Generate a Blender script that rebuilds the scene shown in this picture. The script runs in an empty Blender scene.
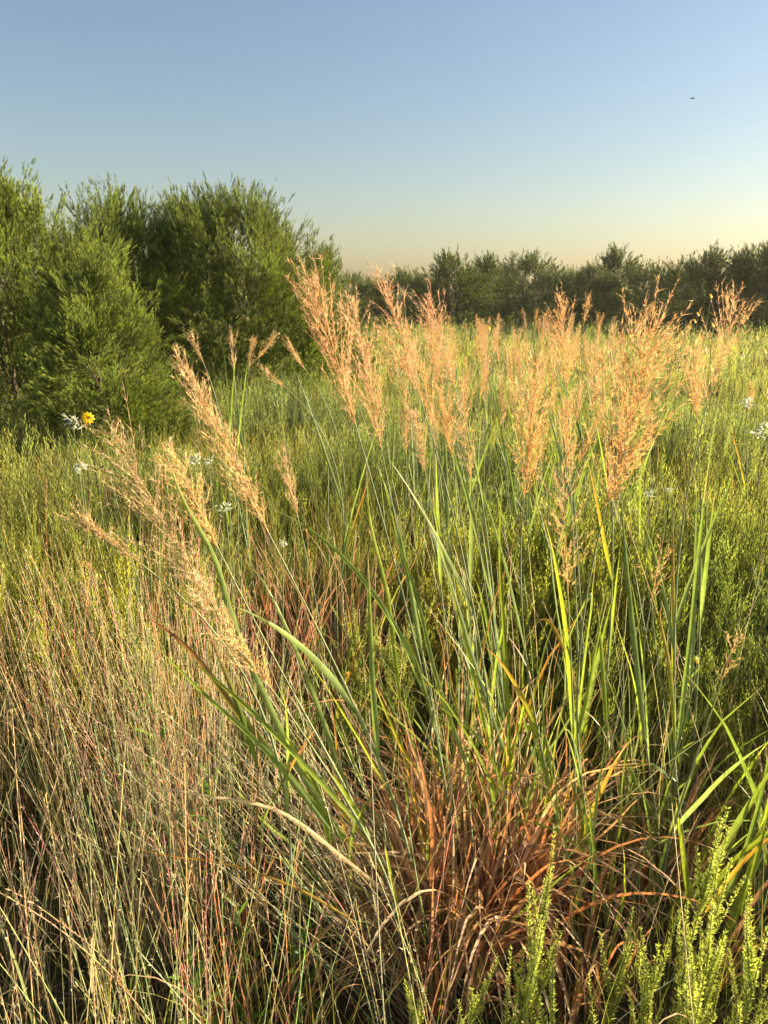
import bpy, math, random
import numpy as np

random.seed(11)
R0 = np.random.default_rng(7)
scene = bpy.context.scene
COL = scene.collection
pi = math.pi

# ------------------------------------------------------------------ camera maths
W_, H_ = 768, 1024
F = 769.0
CAM_Z = 1.6
PITCH = math.radians(15.8)
cp, sp = math.cos(PITCH), math.sin(PITCH)

def world_at(px, py, Y):
    """point seen at a photo pixel, Y metres ahead of the camera"""
    x, y = (px - W_ / 2) / F, (H_ / 2 - py) / F
    d = np.array([x, cp + y * sp, -sp + y * cp])
    return np.array([0, 0, CAM_Z]) + d * (Y / d[1])

def ground_at(px, Y, z=0.0):
    depth = Y * cp + (CAM_Z - z) * sp
    return np.array([(px - W_ / 2) / F * depth, Y, z])

def px_size(p):
    return ((p[1]) * cp + (CAM_Z - p[2]) * sp) / F

def nrm(v):
    v = np.asarray(v, float)
    return v / np.maximum(np.linalg.norm(v, axis=-1, keepdims=True), 1e-9)

# ------------------------------------------------------------------ mesh builder
class MB:
    def __init__(self):
        self.v, self.c, self.q, self.t, self.n = [], [], [], [], 0
    def add(self, v, c, q=None, t=None):
        v = np.asarray(v, np.float32).reshape(-1, 3)
        c = np.asarray(c, np.float32)
        c = np.broadcast_to(c, v.shape) if c.ndim == 1 else c.reshape(-1, 3)
        self.v.append(v); self.c.append(c)
        if q is not None and len(q): self.q.append(np.asarray(q, np.int64).reshape(-1, 4) + self.n)
        if t is not None and len(t): self.t.append(np.asarray(t, np.int64).reshape(-1, 3) + self.n)
        self.n += len(v)
    def arrays(self):
        v = np.concatenate(self.v); c = np.concatenate(self.c)
        q = np.concatenate(self.q) if self.q else np.zeros((0, 4), np.int64)
        t = np.concatenate(self.t) if self.t else np.zeros((0, 3), np.int64)
        return v, c, q, t
    def build(self, name, mat, parent=None, origin=None, smooth=True):
        v, c, q, t = self.arrays()
        if origin is not None: v = v - np.asarray(origin, np.float32)
        me = bpy.data.meshes.new(name)
        me.vertices.add(len(v)); me.vertices.foreach_set('co', np.ascontiguousarray(v, np.float32).ravel())
        loops = np.concatenate([q.ravel(), t.ravel()]).astype(np.int32)
        me.loops.add(len(loops)); me.loops.foreach_set('vertex_index', loops)
        npoly = len(q) + len(t)
        starts = np.concatenate([np.arange(len(q)) * 4, len(q) * 4 + np.arange(len(t)) * 3]).astype(np.int32)
        me.polygons.add(npoly); me.polygons.foreach_set('loop_start', starts)
        me.polygons.foreach_set('use_smooth', np.full(npoly, smooth))
        me.update(calc_edges=True)
        a = me.color_attributes.new('Col', 'FLOAT_COLOR', 'POINT')
        rgba = np.ones((len(v), 4), np.float32); rgba[:, :3] = np.clip(c, 0, 1)
        a.data.foreach_set('color', rgba.ravel())
        me.materials.append(mat)
        o = bpy.data.objects.new(name, me); COL.objects.link(o)
        if parent is not None: o.parent = parent
        return o

def ribbon(mb, P, Wd, S, C, fold=0.0):
    """N ribbons: P (N,K,3) centre lines, Wd (N,K) widths, S (N,3|N,K,3) side vectors, C (N,K,3)"""
    P = np.asarray(P, float); N, K = P.shape[:2]
    S = np.asarray(S, float)
    if S.ndim == 2: S = np.repeat(S[:, None], K, 1)
    Wd = np.broadcast_to(np.asarray(Wd, float), (N, K))[..., None]
    C = np.broadcast_to(np.asarray(C, float), (N, K, 3))
    if fold:
        Tn = nrm(np.gradient(P, axis=1)); Nn = nrm(np.cross(Tn, S))
        V = np.stack([P - S * Wd / 2, P - Nn * Wd * fold, P + S * Wd / 2], 2); m = 3
    else:
        V = np.stack([P - S * Wd / 2, P + S * Wd / 2], 2); m = 2
    CC = np.repeat(C[:, :, None], m, 2)
    if fold: CC = CC * np.array([1.0, 1.18, 1.0])[None, None, :, None]
    i = np.arange(K - 1)
    qs = [np.stack([i * m + j, i * m + j + 1, (i + 1) * m + j + 1, (i + 1) * m + j], 1) for j in range(m - 1)]
    q = np.concatenate(qs)
    q = (q[None] + (np.arange(N) * K * m)[:, None, None]).reshape(-1, 4)
    mb.add(V.reshape(-1, 3), CC.reshape(-1, 3), q=q)

def tube(mb, P, Rd, C, seg=4):
    P = np.asarray(P, float)
    if P.ndim == 2: P = P[None]
    N, K = P.shape[:2]
    Tn = nrm(np.gradient(P, axis=1))
    ref = np.where(np.abs(Tn[..., 2:3]) > 0.8, np.array([1.0, 0.1, 0]), np.array([0, 0, 1.0]))
    A = nrm(np.cross(Tn, ref)); B = np.cross(Tn, A)
    Rd = np.broadcast_to(np.asarray(Rd, float), (N, K))
    C = np.broadcast_to(np.asarray(C, float), (N, K, 3))
    ang = np.arange(seg) / seg * 2 * pi
    V = P[:, :, None] + (A[:, :, None] * np.cos(ang)[None, None, :, None] + B[:, :, None] * np.sin(ang)[None, None, :, None]) * Rd[:, :, None, None]
    i = np.arange(K - 1)[:, None]; j = np.arange(seg)[None]
    q = np.stack([i * seg + j, i * seg + (j + 1) % seg, (i + 1) * seg + (j + 1) % seg, (i + 1) * seg + j], -1).reshape(-1, 4)
    q = (q[None] + (np.arange(N) * K * seg)[:, None, None]).reshape(-1, 4)
    mb.add(V.reshape(-1, 3), np.repeat(C[:, :, None], seg, 2).reshape(-1, 3), q=q)

def kites(mb, B, D, L, Wd, C, rng, mid=0.4, Ctip=None):
    """N small leaf-shaped faces from B along unit D"""
    B = np.asarray(B, float); D = np.asarray(D, float); N = len(B)
    S = nrm(np.cross(D, rng.normal(size=(N, 3))))
    L = np.broadcast_to(L, (N,))[:, None]; Wd = np.broadcast_to(Wd, (N,))[:, None]
    M = B + D * L * mid
    V = np.stack([B, M + S * Wd / 2, B + D * L, M - S * Wd / 2], 1)
    C = np.broadcast_to(np.asarray(C, float), (N, 3))
    if Ctip is None: Ctip = C
    CC = np.stack([C, C, np.broadcast_to(Ctip, (N, 3)), C], 1)
    mb.add(V.reshape(-1, 3), CC.reshape(-1, 3), q=np.arange(N * 4).reshape(N, 4))

def hairs(mb, B, D, L, Wd, C, rng):
    N = len(B)
    S = nrm(np.cross(D, rng.normal(size=(N, 3))))
    L = np.broadcast_to(L, (N,))[:, None]
    V = np.stack([B - S * Wd / 2, B + S * Wd / 2, B + D * L], 1)
    mb.add(V.reshape(-1, 3), np.repeat(np.broadcast_to(np.asarray(C, float), (N, 3))[:, None], 3, 1).reshape(-1, 3), t=np.arange(N * 3).reshape(N, 3))

def stamp(mb, tpl, T, rot=None, tilt=None, scale=1.0, mul=None, M=None, zs=None):
    """copies of a template (v,c,q,t) into one mesh of uncountable growth"""
    v, c, q, t = tpl; N = len(T); n = len(v)
    v = v.astype(float)
    sc = np.broadcast_to(np.asarray(scale, float), (N,))[:, None, None]
    if M is None:
        cr, sr = np.cos(rot)[:, None], np.sin(rot)[:, None]
        x = v[None, :, 0] * cr - v[None, :, 1] * sr; y = v[None, :, 0] * sr + v[None, :, 1] * cr
        z = np.repeat(v[None, :, 2], N, 0)
        if zs is not None: z = z * zs[:, None]
        if tilt is not None: x = x + tilt[:, :1] * z; y = y + tilt[:, 1:2] * z
        V = np.stack([x, y, z], -1) * sc + T[:, None]
    else:
        V = np.einsum('nij,vj->nvi', M, v) * sc + T[:, None]
    CC = np.repeat(c[None].astype(float), N, 0)
    if mul is not None: CC = CC * mul[:, None]
    off = (np.arange(N) * n)[:, None, None]
    mb.add(V.reshape(-1, 3), CC.reshape(-1, 3), q=(q[None] + off).reshape(-1, 4) if len(q) else None, t=(t[None] + off).reshape(-1, 3) if len(t) else None)

def catmull(pts, K):
    pts = np.asarray(pts, float)
    P = np.vstack([2 * pts[0] - pts[1], pts, 2 * pts[-1] - pts[-2]])
    n = len(pts) - 1; out = []
    for s in np.linspace(0, n, K):
        i = min(int(s), n - 1); u = s - i
        a, b, c, d = P[i], P[i + 1], P[i + 2], P[i + 3]
        out.append(0.5 * ((2 * b) + (-a + c) * u + (2 * a - 5 * b + 4 * c - d) * u * u + (-a + 3 * b - 3 * c + d) * u ** 3))
    return np.array(out)

def bezier(a, b, c, d, K):
    t = np.linspace(0, 1, K)[:, None]
    return (1 - t) ** 3 * a + 3 * (1 - t) ** 2 * t * b + 3 * (1 - t) * t * t * c + t ** 3 * d

def lerp(a, b, t): return np.asarray(a, float) * (1 - t) + np.asarray(b, float) * t

# ------------------------------------------------------------------ objects
def empty(name, loc, label, cat, group=None):
    o = bpy.data.objects.new(name, None); COL.objects.link(o)
    o.location = [float(x) for x in loc]; o.empty_display_size = 0.1
    o['label'] = label; o['category'] = cat
    if group: o['group'] = group
    return o

def tag(o, label, cat, group=None, kind=None):
    o['label'] = label; o['category'] = cat
    if group: o['group'] = group
    if kind: o['kind'] = kind
    return o

def copy_tree(o, parent=None):
    c = o.copy(); COL.objects.link(c)
    if parent is not None: c.parent = parent
    for ch in [x for x in bpy.data.objects if x.parent == o]:
        copy_tree(ch, c)
    return c

# ------------------------------------------------------------------ materials
def plant_mat(name, transl=0.35, rough=0.55, spec=0.25, tmul=(1.25, 1.2, 0.8), noise=0.25, nscale=60.0):
    m = bpy.data.materials.new(name); m.use_nodes = True
    nt = m.node_tree; nt.nodes.clear()
    out = nt.nodes.new('ShaderNodeOutputMaterial')
    at = nt.nodes.new('ShaderNodeAttribute'); at.attribute_name = 'Col'
    nz = nt.nodes.new('ShaderNodeTexNoise'); nz.inputs['Scale'].default_value = nscale; nz.inputs['Detail'].default_value = 2
    tc = nt.nodes.new('ShaderNodeTexCoord'); nt.links.new(tc.outputs['Object'], nz.inputs['Vector'])
    mr = nt.nodes.new('ShaderNodeMapRange'); mr.inputs['From Min'].default_value = 0.3; mr.inputs['From Max'].default_value = 0.7
    mr.inputs['To Min'].default_value = 1 - noise; mr.inputs['To Max'].default_value = 1 + noise
    nt.links.new(nz.outputs['Fac'], mr.inputs['Value'])
    mx = nt.nodes.new('ShaderNodeVectorMath'); mx.operation = 'SCALE'
    nt.links.new(at.outputs['Color'], mx.inputs[0]); nt.links.new(mr.outputs['Result'], mx.inputs['Scale'])
    pb = nt.nodes.new('ShaderNodeBsdfPrincipled')
    pb.inputs['Roughness'].default_value = rough; pb.inputs['Specular IOR Level'].default_value = spec
    nt.links.new(mx.outputs[0], pb.inputs['Base Color'])
    tm = nt.nodes.new('ShaderNodeVectorMath'); tm.operation = 'MULTIPLY'; tm.inputs[1].default_value = tmul
    nt.links.new(mx.outputs[0], tm.inputs[0])
    tr = nt.nodes.new('ShaderNodeBsdfTranslucent'); nt.links.new(tm.outputs[0], tr.inputs['Color'])
    mix = nt.nodes.new('ShaderNodeMixShader'); mix.inputs['Fac'].default_value = transl
    nt.links.new(pb.outputs[0], mix.inputs[1]); nt.links.new(tr.outputs[0], mix.inputs[2])
    nt.links.new(mix.outputs[0], out.inputs['Surface'])
    return m

M_HEAD = plant_mat('seed_head_straw', 0.45, 0.6, 0.2, (1.25, 1.1, 0.8), 0.15, 90)
M_STEM = plant_mat('grass_stem', 0.12, 0.5, 0.3, noise=0.2, nscale=25)
M_LEAF = plant_mat('grass_leaf', 0.42, 0.42, 0.35, (1.3, 1.3, 0.6), 0.2, 30)
M_BUNCH = plant_mat('bunch_grass_straw', 0.34, 0.5, 0.3, (1.25, 1.1, .85), 0.3, 45)
M_DRY = plant_mat('dry_leaf', 0.35, 0.6, 0.2, (1.35, 1.0, 0.65), 0.3, 40)
M_FORB = plant_mat('forb_leaf', 0.46, 0.6, 0.2, (1.18, 1.25, 0.7), 0.2, 20)
M_CEDAR = plant_mat('cedar_spray', 0.10, 0.55, 0.25, (1.3, 1.25, 0.5), 0.3, 6)
M_BARK = plant_mat('cedar_bark', 0.0, 0.9, 0.1, noise=0.35, nscale=18)
M_PETAL = plant_mat('petal', 0.4, 0.5, 0.2, (1, 1, 1), 0.1, 60)
M_BIRD = plant_mat('feather', 0.0, 0.7, 0.2, noise=0.2, nscale=12)

def ground_mat():
    m = bpy.data.materials.new('meadow_soil'); m.use_nodes = True
    nt = m.node_tree; pb = nt.nodes['Principled BSDF']
    pb.inputs['Roughness'].default_value = 0.95; pb.inputs['Specular IOR Level'].default_value = 0.1
    tc = nt.nodes.new('ShaderNodeTexCoord')
    n1 = nt.nodes.new('ShaderNodeTexNoise'); n1.inputs['Scale'].default_value = 9; n1.inputs['Detail'].default_value = 8
    n2 = nt.nodes.new('ShaderNodeTexNoise'); n2.inputs['Scale'].default_value = 0.35; n2.inputs['Detail'].default_value = 4
    for n in (n1, n2): nt.links.new(tc.outputs['Object'], n.inputs['Vector'])
    r1 = nt.nodes.new('ShaderNodeValToRGB')
    r1.color_ramp.elements[0].position = 0.3; r1.color_ramp.elements[0].color = (0.03, 0.022, 0.012, 1)
    r1.color_ramp.elements[1].position = 0.7; r1.color_ramp.elements[1].color = (0.12, 0.085, 0.04, 1)
    r2 = nt.nodes.new('ShaderNodeValToRGB')
    r2.color_ramp.elements[0].position = 0.35; r2.color_ramp.elements[0].color = (0.05, 0.06, 0.02, 1)
    r2.color_ramp.elements[1].position = 0.65; r2.color_ramp.elements[1].color = (0.10, 0.09, 0.035, 1)
    nt.links.new(n1.outputs['Fac'], r1.inputs['Fac']); nt.links.new(n2.outputs['Fac'], r2.inputs['Fac'])
    mx = nt.nodes.new('ShaderNodeMix'); mx.data_type = 'RGBA'; mx.inputs['Factor'].default_value = 0.5
    nt.links.new(r1.outputs['Color'], mx.inputs[6]); nt.links.new(r2.outputs['Color'], mx.inputs[7])
    nt.links.new(mx.outputs[2], pb.inputs['Base Color'])
    bp = nt.nodes.new('ShaderNodeBump'); bp.inputs['Strength'].default_value = 0.6; bp.inputs['Distance'].default_value = 0.03
    nt.links.new(n1.outputs['Fac'], bp.inputs['Height']); nt.links.new(bp.outputs['Normal'], pb.inputs['Normal'])
    return m

# ------------------------------------------------------------------ ground
def bumps(x, y):
    f = np.exp(-((x ** 2 + y ** 2) / 900.0))
    return f * (0.03 * np.sin(x * 1.3 + 0.5) * np.cos(y * 1.1) + 0.02 * np.sin(x * 2.9 + y * 2.3)) - 0.02

def make_ground():
    a = np.concatenate([-np.geomspace(2500, 13, 14), np.linspace(-12, 12, 61), np.geomspace(13, 2500, 14)])
    n = len(a); X, Y = np.meshgrid(a, a, indexing='ij')
    V = np.stack([X, Y, bumps(X, Y)], -1).reshape(-1, 3)
    i, j = np.meshgrid(np.arange(n - 1), np.arange(n - 1), indexing='ij')
    k = (i * n + j).ravel()
    mb = MB(); mb.add(V, np.array([0.1, 0.08, 0.04]), q=np.stack([k, k + n, k + n + 1, k + 1], 1))
    o = mb.build('meadow_ground', ground_mat())
    tag(o, 'brown soil of the open meadow under the grass', 'ground', kind='structure')
make_ground()

# ------------------------------------------------------------------ palettes (real leaf and stem colours, linear)
GREEN = np.array([0.16, 0.24, 0.04]); YGREEN = np.array([0.32, 0.38, 0.05]); GLAUC = np.array([0.26, 0.32, 0.17])
YELLOW = np.array([0.42, 0.32, 0.07]); RUST = np.array([0.43, 0.165, 0.07]); TAN = np.array([0.60, 0.46, 0.29]); BROWN = np.array([0.30, 0.19, 0.115])
ORANGE = np.array([0.44, 0.19, 0.05]); MAROON = np.array([0.16, 0.06, 0.045])

def leaf_cols(kind, K, rng):
    t = np.linspace(0, 1, K)[:, None]
    if kind == 'green': c = lerp(lerp(GLAUC, GREEN, 0.4), lerp(GREEN, YGREEN, rng.uniform(0, .6)), t)
    elif kind == 'bright': c = lerp(lerp(GREEN, YGREEN, .5), YGREEN, t)
    elif kind == 'glauc': c = lerp(GLAUC, lerp(GLAUC, GREEN, .6), t)
    elif kind == 'turn': c = np.where(t < .5, lerp(YGREEN, YELLOW, t * 2), lerp(YELLOW, RUST, t * 2 - 1))
    elif kind == 'turnbase': c = np.where(t < .4, lerp(RUST, YELLOW, t * 2.5), lerp(YELLOW, YGREEN, (t - .4) / .6))
    elif kind == 'rust': c = lerp(RUST, lerp(RUST, TAN, .5), t)
    elif kind == 'orange': c = lerp(YELLOW, ORANGE, t)
    elif kind == 'maroon': c = lerp(GREEN, MAROON * 1.6, np.clip(t * 1.6 - .4, 0, 1))
    elif kind == 'tan': c = lerp(TAN, TAN * 1.1, t)
    else: c = lerp(BROWN, lerp(BROWN, TAN, .5), t)
    c = lerp(np.asarray(c), TAN * .8, np.clip((t - rng.uniform(.8, .97)) * 9, 0, 1))
    return c * rng.uniform(.85, 1.2)

def blade(mb, P, Wm, kind, rng, side=None, fold=0.22):
    """one leaf blade along the points P (K,3)"""
    K = len(P); t = np.linspace(0, 1, K)
    w = Wm * np.minimum(1, .55 + t * 3) * np.maximum(.02, 1 - t ** 2.6)
    Tn = nrm(np.gradient(P, axis=0))
    if side is None: side = nrm(np.cross(Tn[0], [rng.normal() * .6, -1 + rng.normal() * .5, .2]))
    S = nrm(side[None] - Tn * (Tn @ side)[:, None])
    tw = (rng.uniform(-1, 1) * .9) * t[:, None]
    Nn = np.cross(Tn, S); S = S * np.cos(tw) + Nn * np.sin(tw)
    ribbon(mb, P[None], w[None], S[None], leaf_cols(kind, K, rng)[None], fold)

def droop_path(p0, d0, L, droop, rng, K=13, wob=.05):
    P = [np.array(p0, float)]; d = nrm(np.array(d0, float)); ds = L / (K - 1)
    for i in range(K - 1):
        d = nrm(d + np.array([0, 0, -1.0]) * droop * ds * (0.4 + 1.6 * i / K) + rng.normal(size=3) * wob * ds * 4)
        P.append(P[-1] + d * ds)
    return np.array(P)

# ------------------------------------------------------------------ seed heads
STY = dict(
    #        nodes, per node, angle, spikelet density, droop, pale
    dense=dict(n=22, k=(3, 4), th=26, sp=.0072, dr=.1, gold=(.86, .61, .22), tip=(.82, .58, .38), hair=1.4),
    pink=dict(n=20, k=(2, 4), th=29, sp=.0074, dr=.2, gold=(.84, .60, .28), tip=(.78, .55, .43), hair=1.4),
    narrow=dict(n=25, k=(3, 4), th=24, sp=.0068, dr=.5, gold=(.86, .63, .24), tip=(.77, .62, .47), hair=1.6),
    plume=dict(n=27, k=(3, 4), th=34, sp=.0066, dr=.8, gold=(.88, .64, .18), tip=(.84, .72, .54), hair=1.8),
    loose=dict(n=20, k=(2, 4), th=38, sp=.0076, dr=.5, gold=(.80, .57, .29), tip=(.81, .66, .46), hair=1.5),
    openflag=dict(n=24, k=(4, 5), th=36, sp=.0066, dr=.1, gold=(.88, .59, .18), tip=(.82, .50, .31), hair=1.5),
    sparse=dict(n=13, k=(2, 4), th=46, sp=.0060, dr=.3, gold=(.84, .63, .26), tip=(.80, .60, .42), hair=1.2),
    pale=dict(n=20, k=(2, 4), th=18, sp=.0064, dr=.2, gold=(.80, .64, .34), tip=(.78, .62, .46), hair=1.4),
)
def panicle(mb, B, T, wid, style, rng, bend=0.0, dens=1.0):
    s = STY[style]; B = np.asarray(B, float); T = np.asarray(T, float)
    A = T - B; L = np.linalg.norm(A); a = A / L
    u = nrm(np.cross(a, [0, 1, .2])); v = np.cross(a, u)
    def rach(t): return B + A * t + u * (bend * L * 4 * t * (1 - t))
    K = 12; tt = np.linspace(0, 1, K)
    tube(mb, np.array([rach(t) for t in tt]), .0011 - .0007 * tt, lerp(s['gold'], s['tip'], .5) * .8, 4)
    flag = rng.uniform(0, 2 * pi)
    BB, DD, TT = [], [], []
    paths = []
    n = max(6, int(s['n'] * L / .27))
    for i in range(n):
        t = (i + rng.uniform(.1, .9)) / n * .96
        prof = max(.06, math.sin(pi * min(1, (t + .30) / 1.30)) ** .85)
        for k in range(rng.integers(s['k'][0], s['k'][1] + 1)):
            ph = rng.uniform(0, 2 * pi)
            if style == 'openflag' and rng.random() < .2: ph = rng.normal(pi, .6)
            th = math.radians(s['th'] * rng.uniform(.55, 1.35))
            r = .5 * wid * prof * rng.uniform(.3, 1.15)
            bl = min(max(r * 1.25 / max(math.sin(th), .25), .010), .135, L * (1.12 - t) + .025)
            rad = u * math.cos(ph) + v * math.sin(ph)
            d = nrm(a * math.cos(th) + rad * math.sin(th))
            q = np.linspace(0, 1, 5)[:, None]
            path = rach(t) + d * bl * q + (a * .12 + np.array([0, 0, -.25]) * s['dr']) * bl * q ** 2 + rng.normal(size=3) * .04 * bl * q
            paths.append(path)
            m = max(2, int(bl / s['sp'] * dens * .85))
            qs = rng.uniform(.08, 1.0, m)
            pp = np.stack([np.interp(qs, q[:, 0], path[:, j]) for j in range(3)], 1)
            BB.append(pp); DD.append(nrm(d + rng.normal(size=(m, 3)) * .34 + a * .1)); TT.append(np.full(m, t) + qs * .15)
    P = np.array(paths)
    tube(mb, P, np.linspace(.00045, .00025, 5), lerp(s['gold'], s['tip'], .6) * .8, 3)
    BB = np.concatenate(BB); DD = np.concatenate(DD); TT = np.concatenate(TT)
    N = len(BB)
    tone = rng.uniform([.92, .80, .70], [1.06, 1.05, 1.15])
    x = np.clip(TT * .85 + rng.normal(size=N) * .22, 0, 1)[:, None]
    C = lerp(s['gold'], s['tip'], x) * rng.uniform(.65, 1.25, (N, 1)) * tone
    dark = rng.random(N) < .14; C[dark] *= np.array([.55, .42, .45])
    kites(mb, BB, DD, rng.uniform(.0065, .0100, N), rng.uniform(.0012, .0018, N), C, rng, .42, C * 1.15)
    h = rng.random(N) < .75 * s['hair']
    hairs(mb, BB[h], nrm(DD[h] + rng.normal(size=(h.sum(), 3)) * .45), rng.uniform(.009, .026, h.sum()), .0009,
          np.array([.80, .62, .36]) * rng.uniform(.7, 1.15, (h.sum(), 1)), rng)

GROUP_HERO = 'tall golden seed head grasses'
def culm(mb, G, Hb, hd, rng, red=0.0, r0=.0048):
    Ln = np.linalg.norm(Hb - G)
    P = bezier(G, G + nrm((Hb - G) * .6 + np.array([0, 0, .5]) * Ln) * Ln * .33, Hb - hd * Ln * .33, Hb, 18)
    t = np.linspace(0, 1, 18)[:, None]
    c = lerp(lerp(GLAUC * np.array([1.1, 1.2, 1.5]), YGREEN, .12), lerp(GLAUC, YELLOW, .2), t)
    c = lerp(c, RUST, np.clip(red * (1.2 - t), 0, 1))
    c = lerp(c, MAROON * 1.5, np.clip(.6 - t * 3, 0, 1))
    c = c * (1 - .35 * ((np.arange(18) % 5) == 3))[:, None]
    tube(mb, P[None], (r0 - (r0 - .0011) * t[:, 0])[None], c[None], 6)
    return P

def stalk(tip, base, Y, wpx, style, gx, Yg, label, leaves=3, red=0.0, bend=0.0, Yt=None, pal=None, seed=0, drop=None, name='tall_grass_stalk', leafw=.0125, leafL=(.35, .6)):
    rng = np.random.default_rng(100 + seed)
    Hb = world_at(*base, Y); Ht = world_at(*tip, Yt if Yt else Y + rng.uniform(-.04, .05))
    G = ground_at(gx, Yg); G[2] = bumps(G[0], G[1])
    root = empty(name, G, label, 'grass', GROUP_HERO)
    hd = nrm(Ht - Hb)
    mb = MB(); P = culm(mb, G, Hb, hd, rng, red); mb.build('stem', M_STEM, root, G)
    mb = MB(); panicle(mb, Hb, Ht, wpx * .9 * px_size(Hb), style, rng, bend, 1.35); mb.build('seed_head', M_HEAD, root, G)
    pal = pal or ['green', 'glauc', 'bright', 'green', 'turn', 'green']
    for i in range(leaves):
        t = rng.uniform(.18, .78); k = int(t * 17)
        Tn = nrm(P[min(k + 1, 17)] - P[k]); ph = rng.uniform(0, 2 * pi)
        d = nrm(Tn + np.array([math.cos(ph), math.sin(ph) * .6, 0]) * rng.uniform(.12, .3))
        Lf = rng.uniform(*leafL)
        mbl = MB(); kind = pal[rng.integers(len(pal))]
        blade(mbl, droop_path(P[k], d, Lf, rng.choice([.2, .5, 1.4]), rng), rng.uniform(.75, 1.15) * leafw, kind, rng)
        mbl.build('leaf', M_DRY if kind in ('rust', 'tan', 'brown') else M_LEAF, root, G)
    return root, G

def px_leaf(root, G, pts, Wm, kind, seed=0, name='leaf', label=None):
    rng = np.random.default_rng(900 + seed)
    P = catmull([world_at(*p) for p in pts], 18)
    mb = MB(); blade(mb, P, Wm, kind, rng, side=nrm(np.cross(P[-1] - P[0], [.15, -1, .35])))
    o = mb.build(name, M_DRY if kind in ('rust', 'tan', 'brown') else M_LEAF, root, G)
    if label: o['label'] = label
    return o

S = {}
def hero(key, *a, **k): S[key] = stalk(*a, **k)
# ---- the left leaning group
hero('A', (172, 348), (268, 532), 1.22, 36, 'narrow', 425, 1.65, 'long slender seed head leaning far left in front of the cedar shadow', seed=1, bend=-.02, leaves=3)
hero('B2', (190, 572), (274, 692), 1.08, 44, 'plume', 410, 1.52, 'lowest bushy seed head, pale tufts with golden base, bowing left', seed=2, bend=.02, leaves=2)
hero('B1', (106, 420), (206, 592), 1.2, 74, 'loose', 240, 1.45, 'wide loose tan seed head on a reddish stem at left', seed=3, red=1.0, leaves=2, pal=['green', 'maroon'])
hero('B3', (166, 440), (218, 548), 1.3, 46, 'plume', 395, 1.7, 'short golden seed head behind the broad green blade at left', seed=4, leaves=2)
hero('B4', (78, 520), (141, 564), 1.2, 32, 'pale', 300, 1.45, 'small pale feathery seed head farthest left on a straight green stem', seed=5, leaves=1)
# ---- the middle group
hero('C', (313, 278), (356, 426), 1.45, 64, 'dense', 460, 1.78, 'big golden seed head, widest of the middle group, against the dark cedars', seed=6, leaves=3)
hero('C2', (352, 298), (381, 447), 1.72, 50, 'pink', 455, 1.9, 'pinkish seed head just behind the big golden one', seed=7, leaves=2)
hero('D1', (382, 275), (421, 400), 1.65, 44, 'pink', 505, 1.85, 'tallest pinkish seed head reaching above the far tree line', seed=8, leaves=3)
hero('D2', (428, 298), (456, 390), 2.1, 42, 'pink', 500, 2.25, 'rosy orange seed head right of the tallest one', seed=9, leaves=2)
hero('D3', (421, 362), (432, 428), 2.2, 24, 'dense', 470, 2.3, 'short compact orange seed head under the rosy pair', seed=10, leaves=2)
hero('D4', (440, 388), (452, 457), 2.15, 24, 'dense', 485, 2.2, 'short compact golden seed head low in the middle cluster', seed=11, leaves=2)
hero('D5', (460, 378), (471, 480), 1.9, 27, 'pink', 520, 2.0, 'narrow upright orange seed head with a long taper in the middle', seed=12, leaves=3)
hero('D6', (415, 414), (425, 472), 2.3, 18, 'pale', 455, 2.35, 'thin pale straw seed head low among green stems', seed=13, leaves=2)
hero('E', (537, 355), (524, 497), 1.55, 46, 'openflag', 560, 1.85, 'thick bright orange seed head standing upright right of centre', seed=14, leaves=4)
hero('F1', (562, 304), (567, 390), 2.3, 36, 'dense', 585, 2.45, 'orange seed head with a bare pointed tip at the meadow edge', seed=15, leaves=2)
hero('F2', (594, 340), (605, 420), 2.2, 36, 'loose', 600, 2.3, 'ragged orange seed head just behind the broadest one', seed=16, leaves=2)
hero('G', (656, 316), (606, 506), 1.3, 98, 'openflag', 590, 1.75, 'broadest spreading orange seed head, just right of the thick upright one', seed=17, leaves=4)
hero('F3', (566, 398), (570, 476), 1.9, 22, 'dense', 580, 2.0, 'slim golden seed head directly above the open forked one', seed=18, leaves=2)
hero('H', (562, 462), (568, 594), 1.5, 62, 'sparse', 575, 1.72, 'open forked straw seed head with few branches', seed=19, leaves=3)
hero('I', (664, 536), (651, 602), 1.7, 36, 'sparse', 660, 1.85, 'small sparse fan shaped seed head low at right', seed=20, leaves=2)
hero('J', (693, 352), (697, 420), 2.1, 38, 'dense', 690, 2.2, 'short tufted orange seed head second from the right edge group', seed=21, leaves=3)
hero('K', (736, 304), (707, 404), 1.8, 54, 'pink', 672, 1.9, 'tall pale orange fan shaped seed head nearest the yellow flowers', seed=22, leaves=3)
hero('L', (737, 636), (722, 680), 1.4, 26, 'sparse', 655, 1.72, 'young half opened yellow seed head on a thick slanting stem', seed=23, leaves=1)
hero('N', (284, 460), (298, 518), 2.1, 20, 'pale', 340, 2.2, 'lone pale seed head above the rust brown tuft', seed=24, leaves=2)
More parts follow.
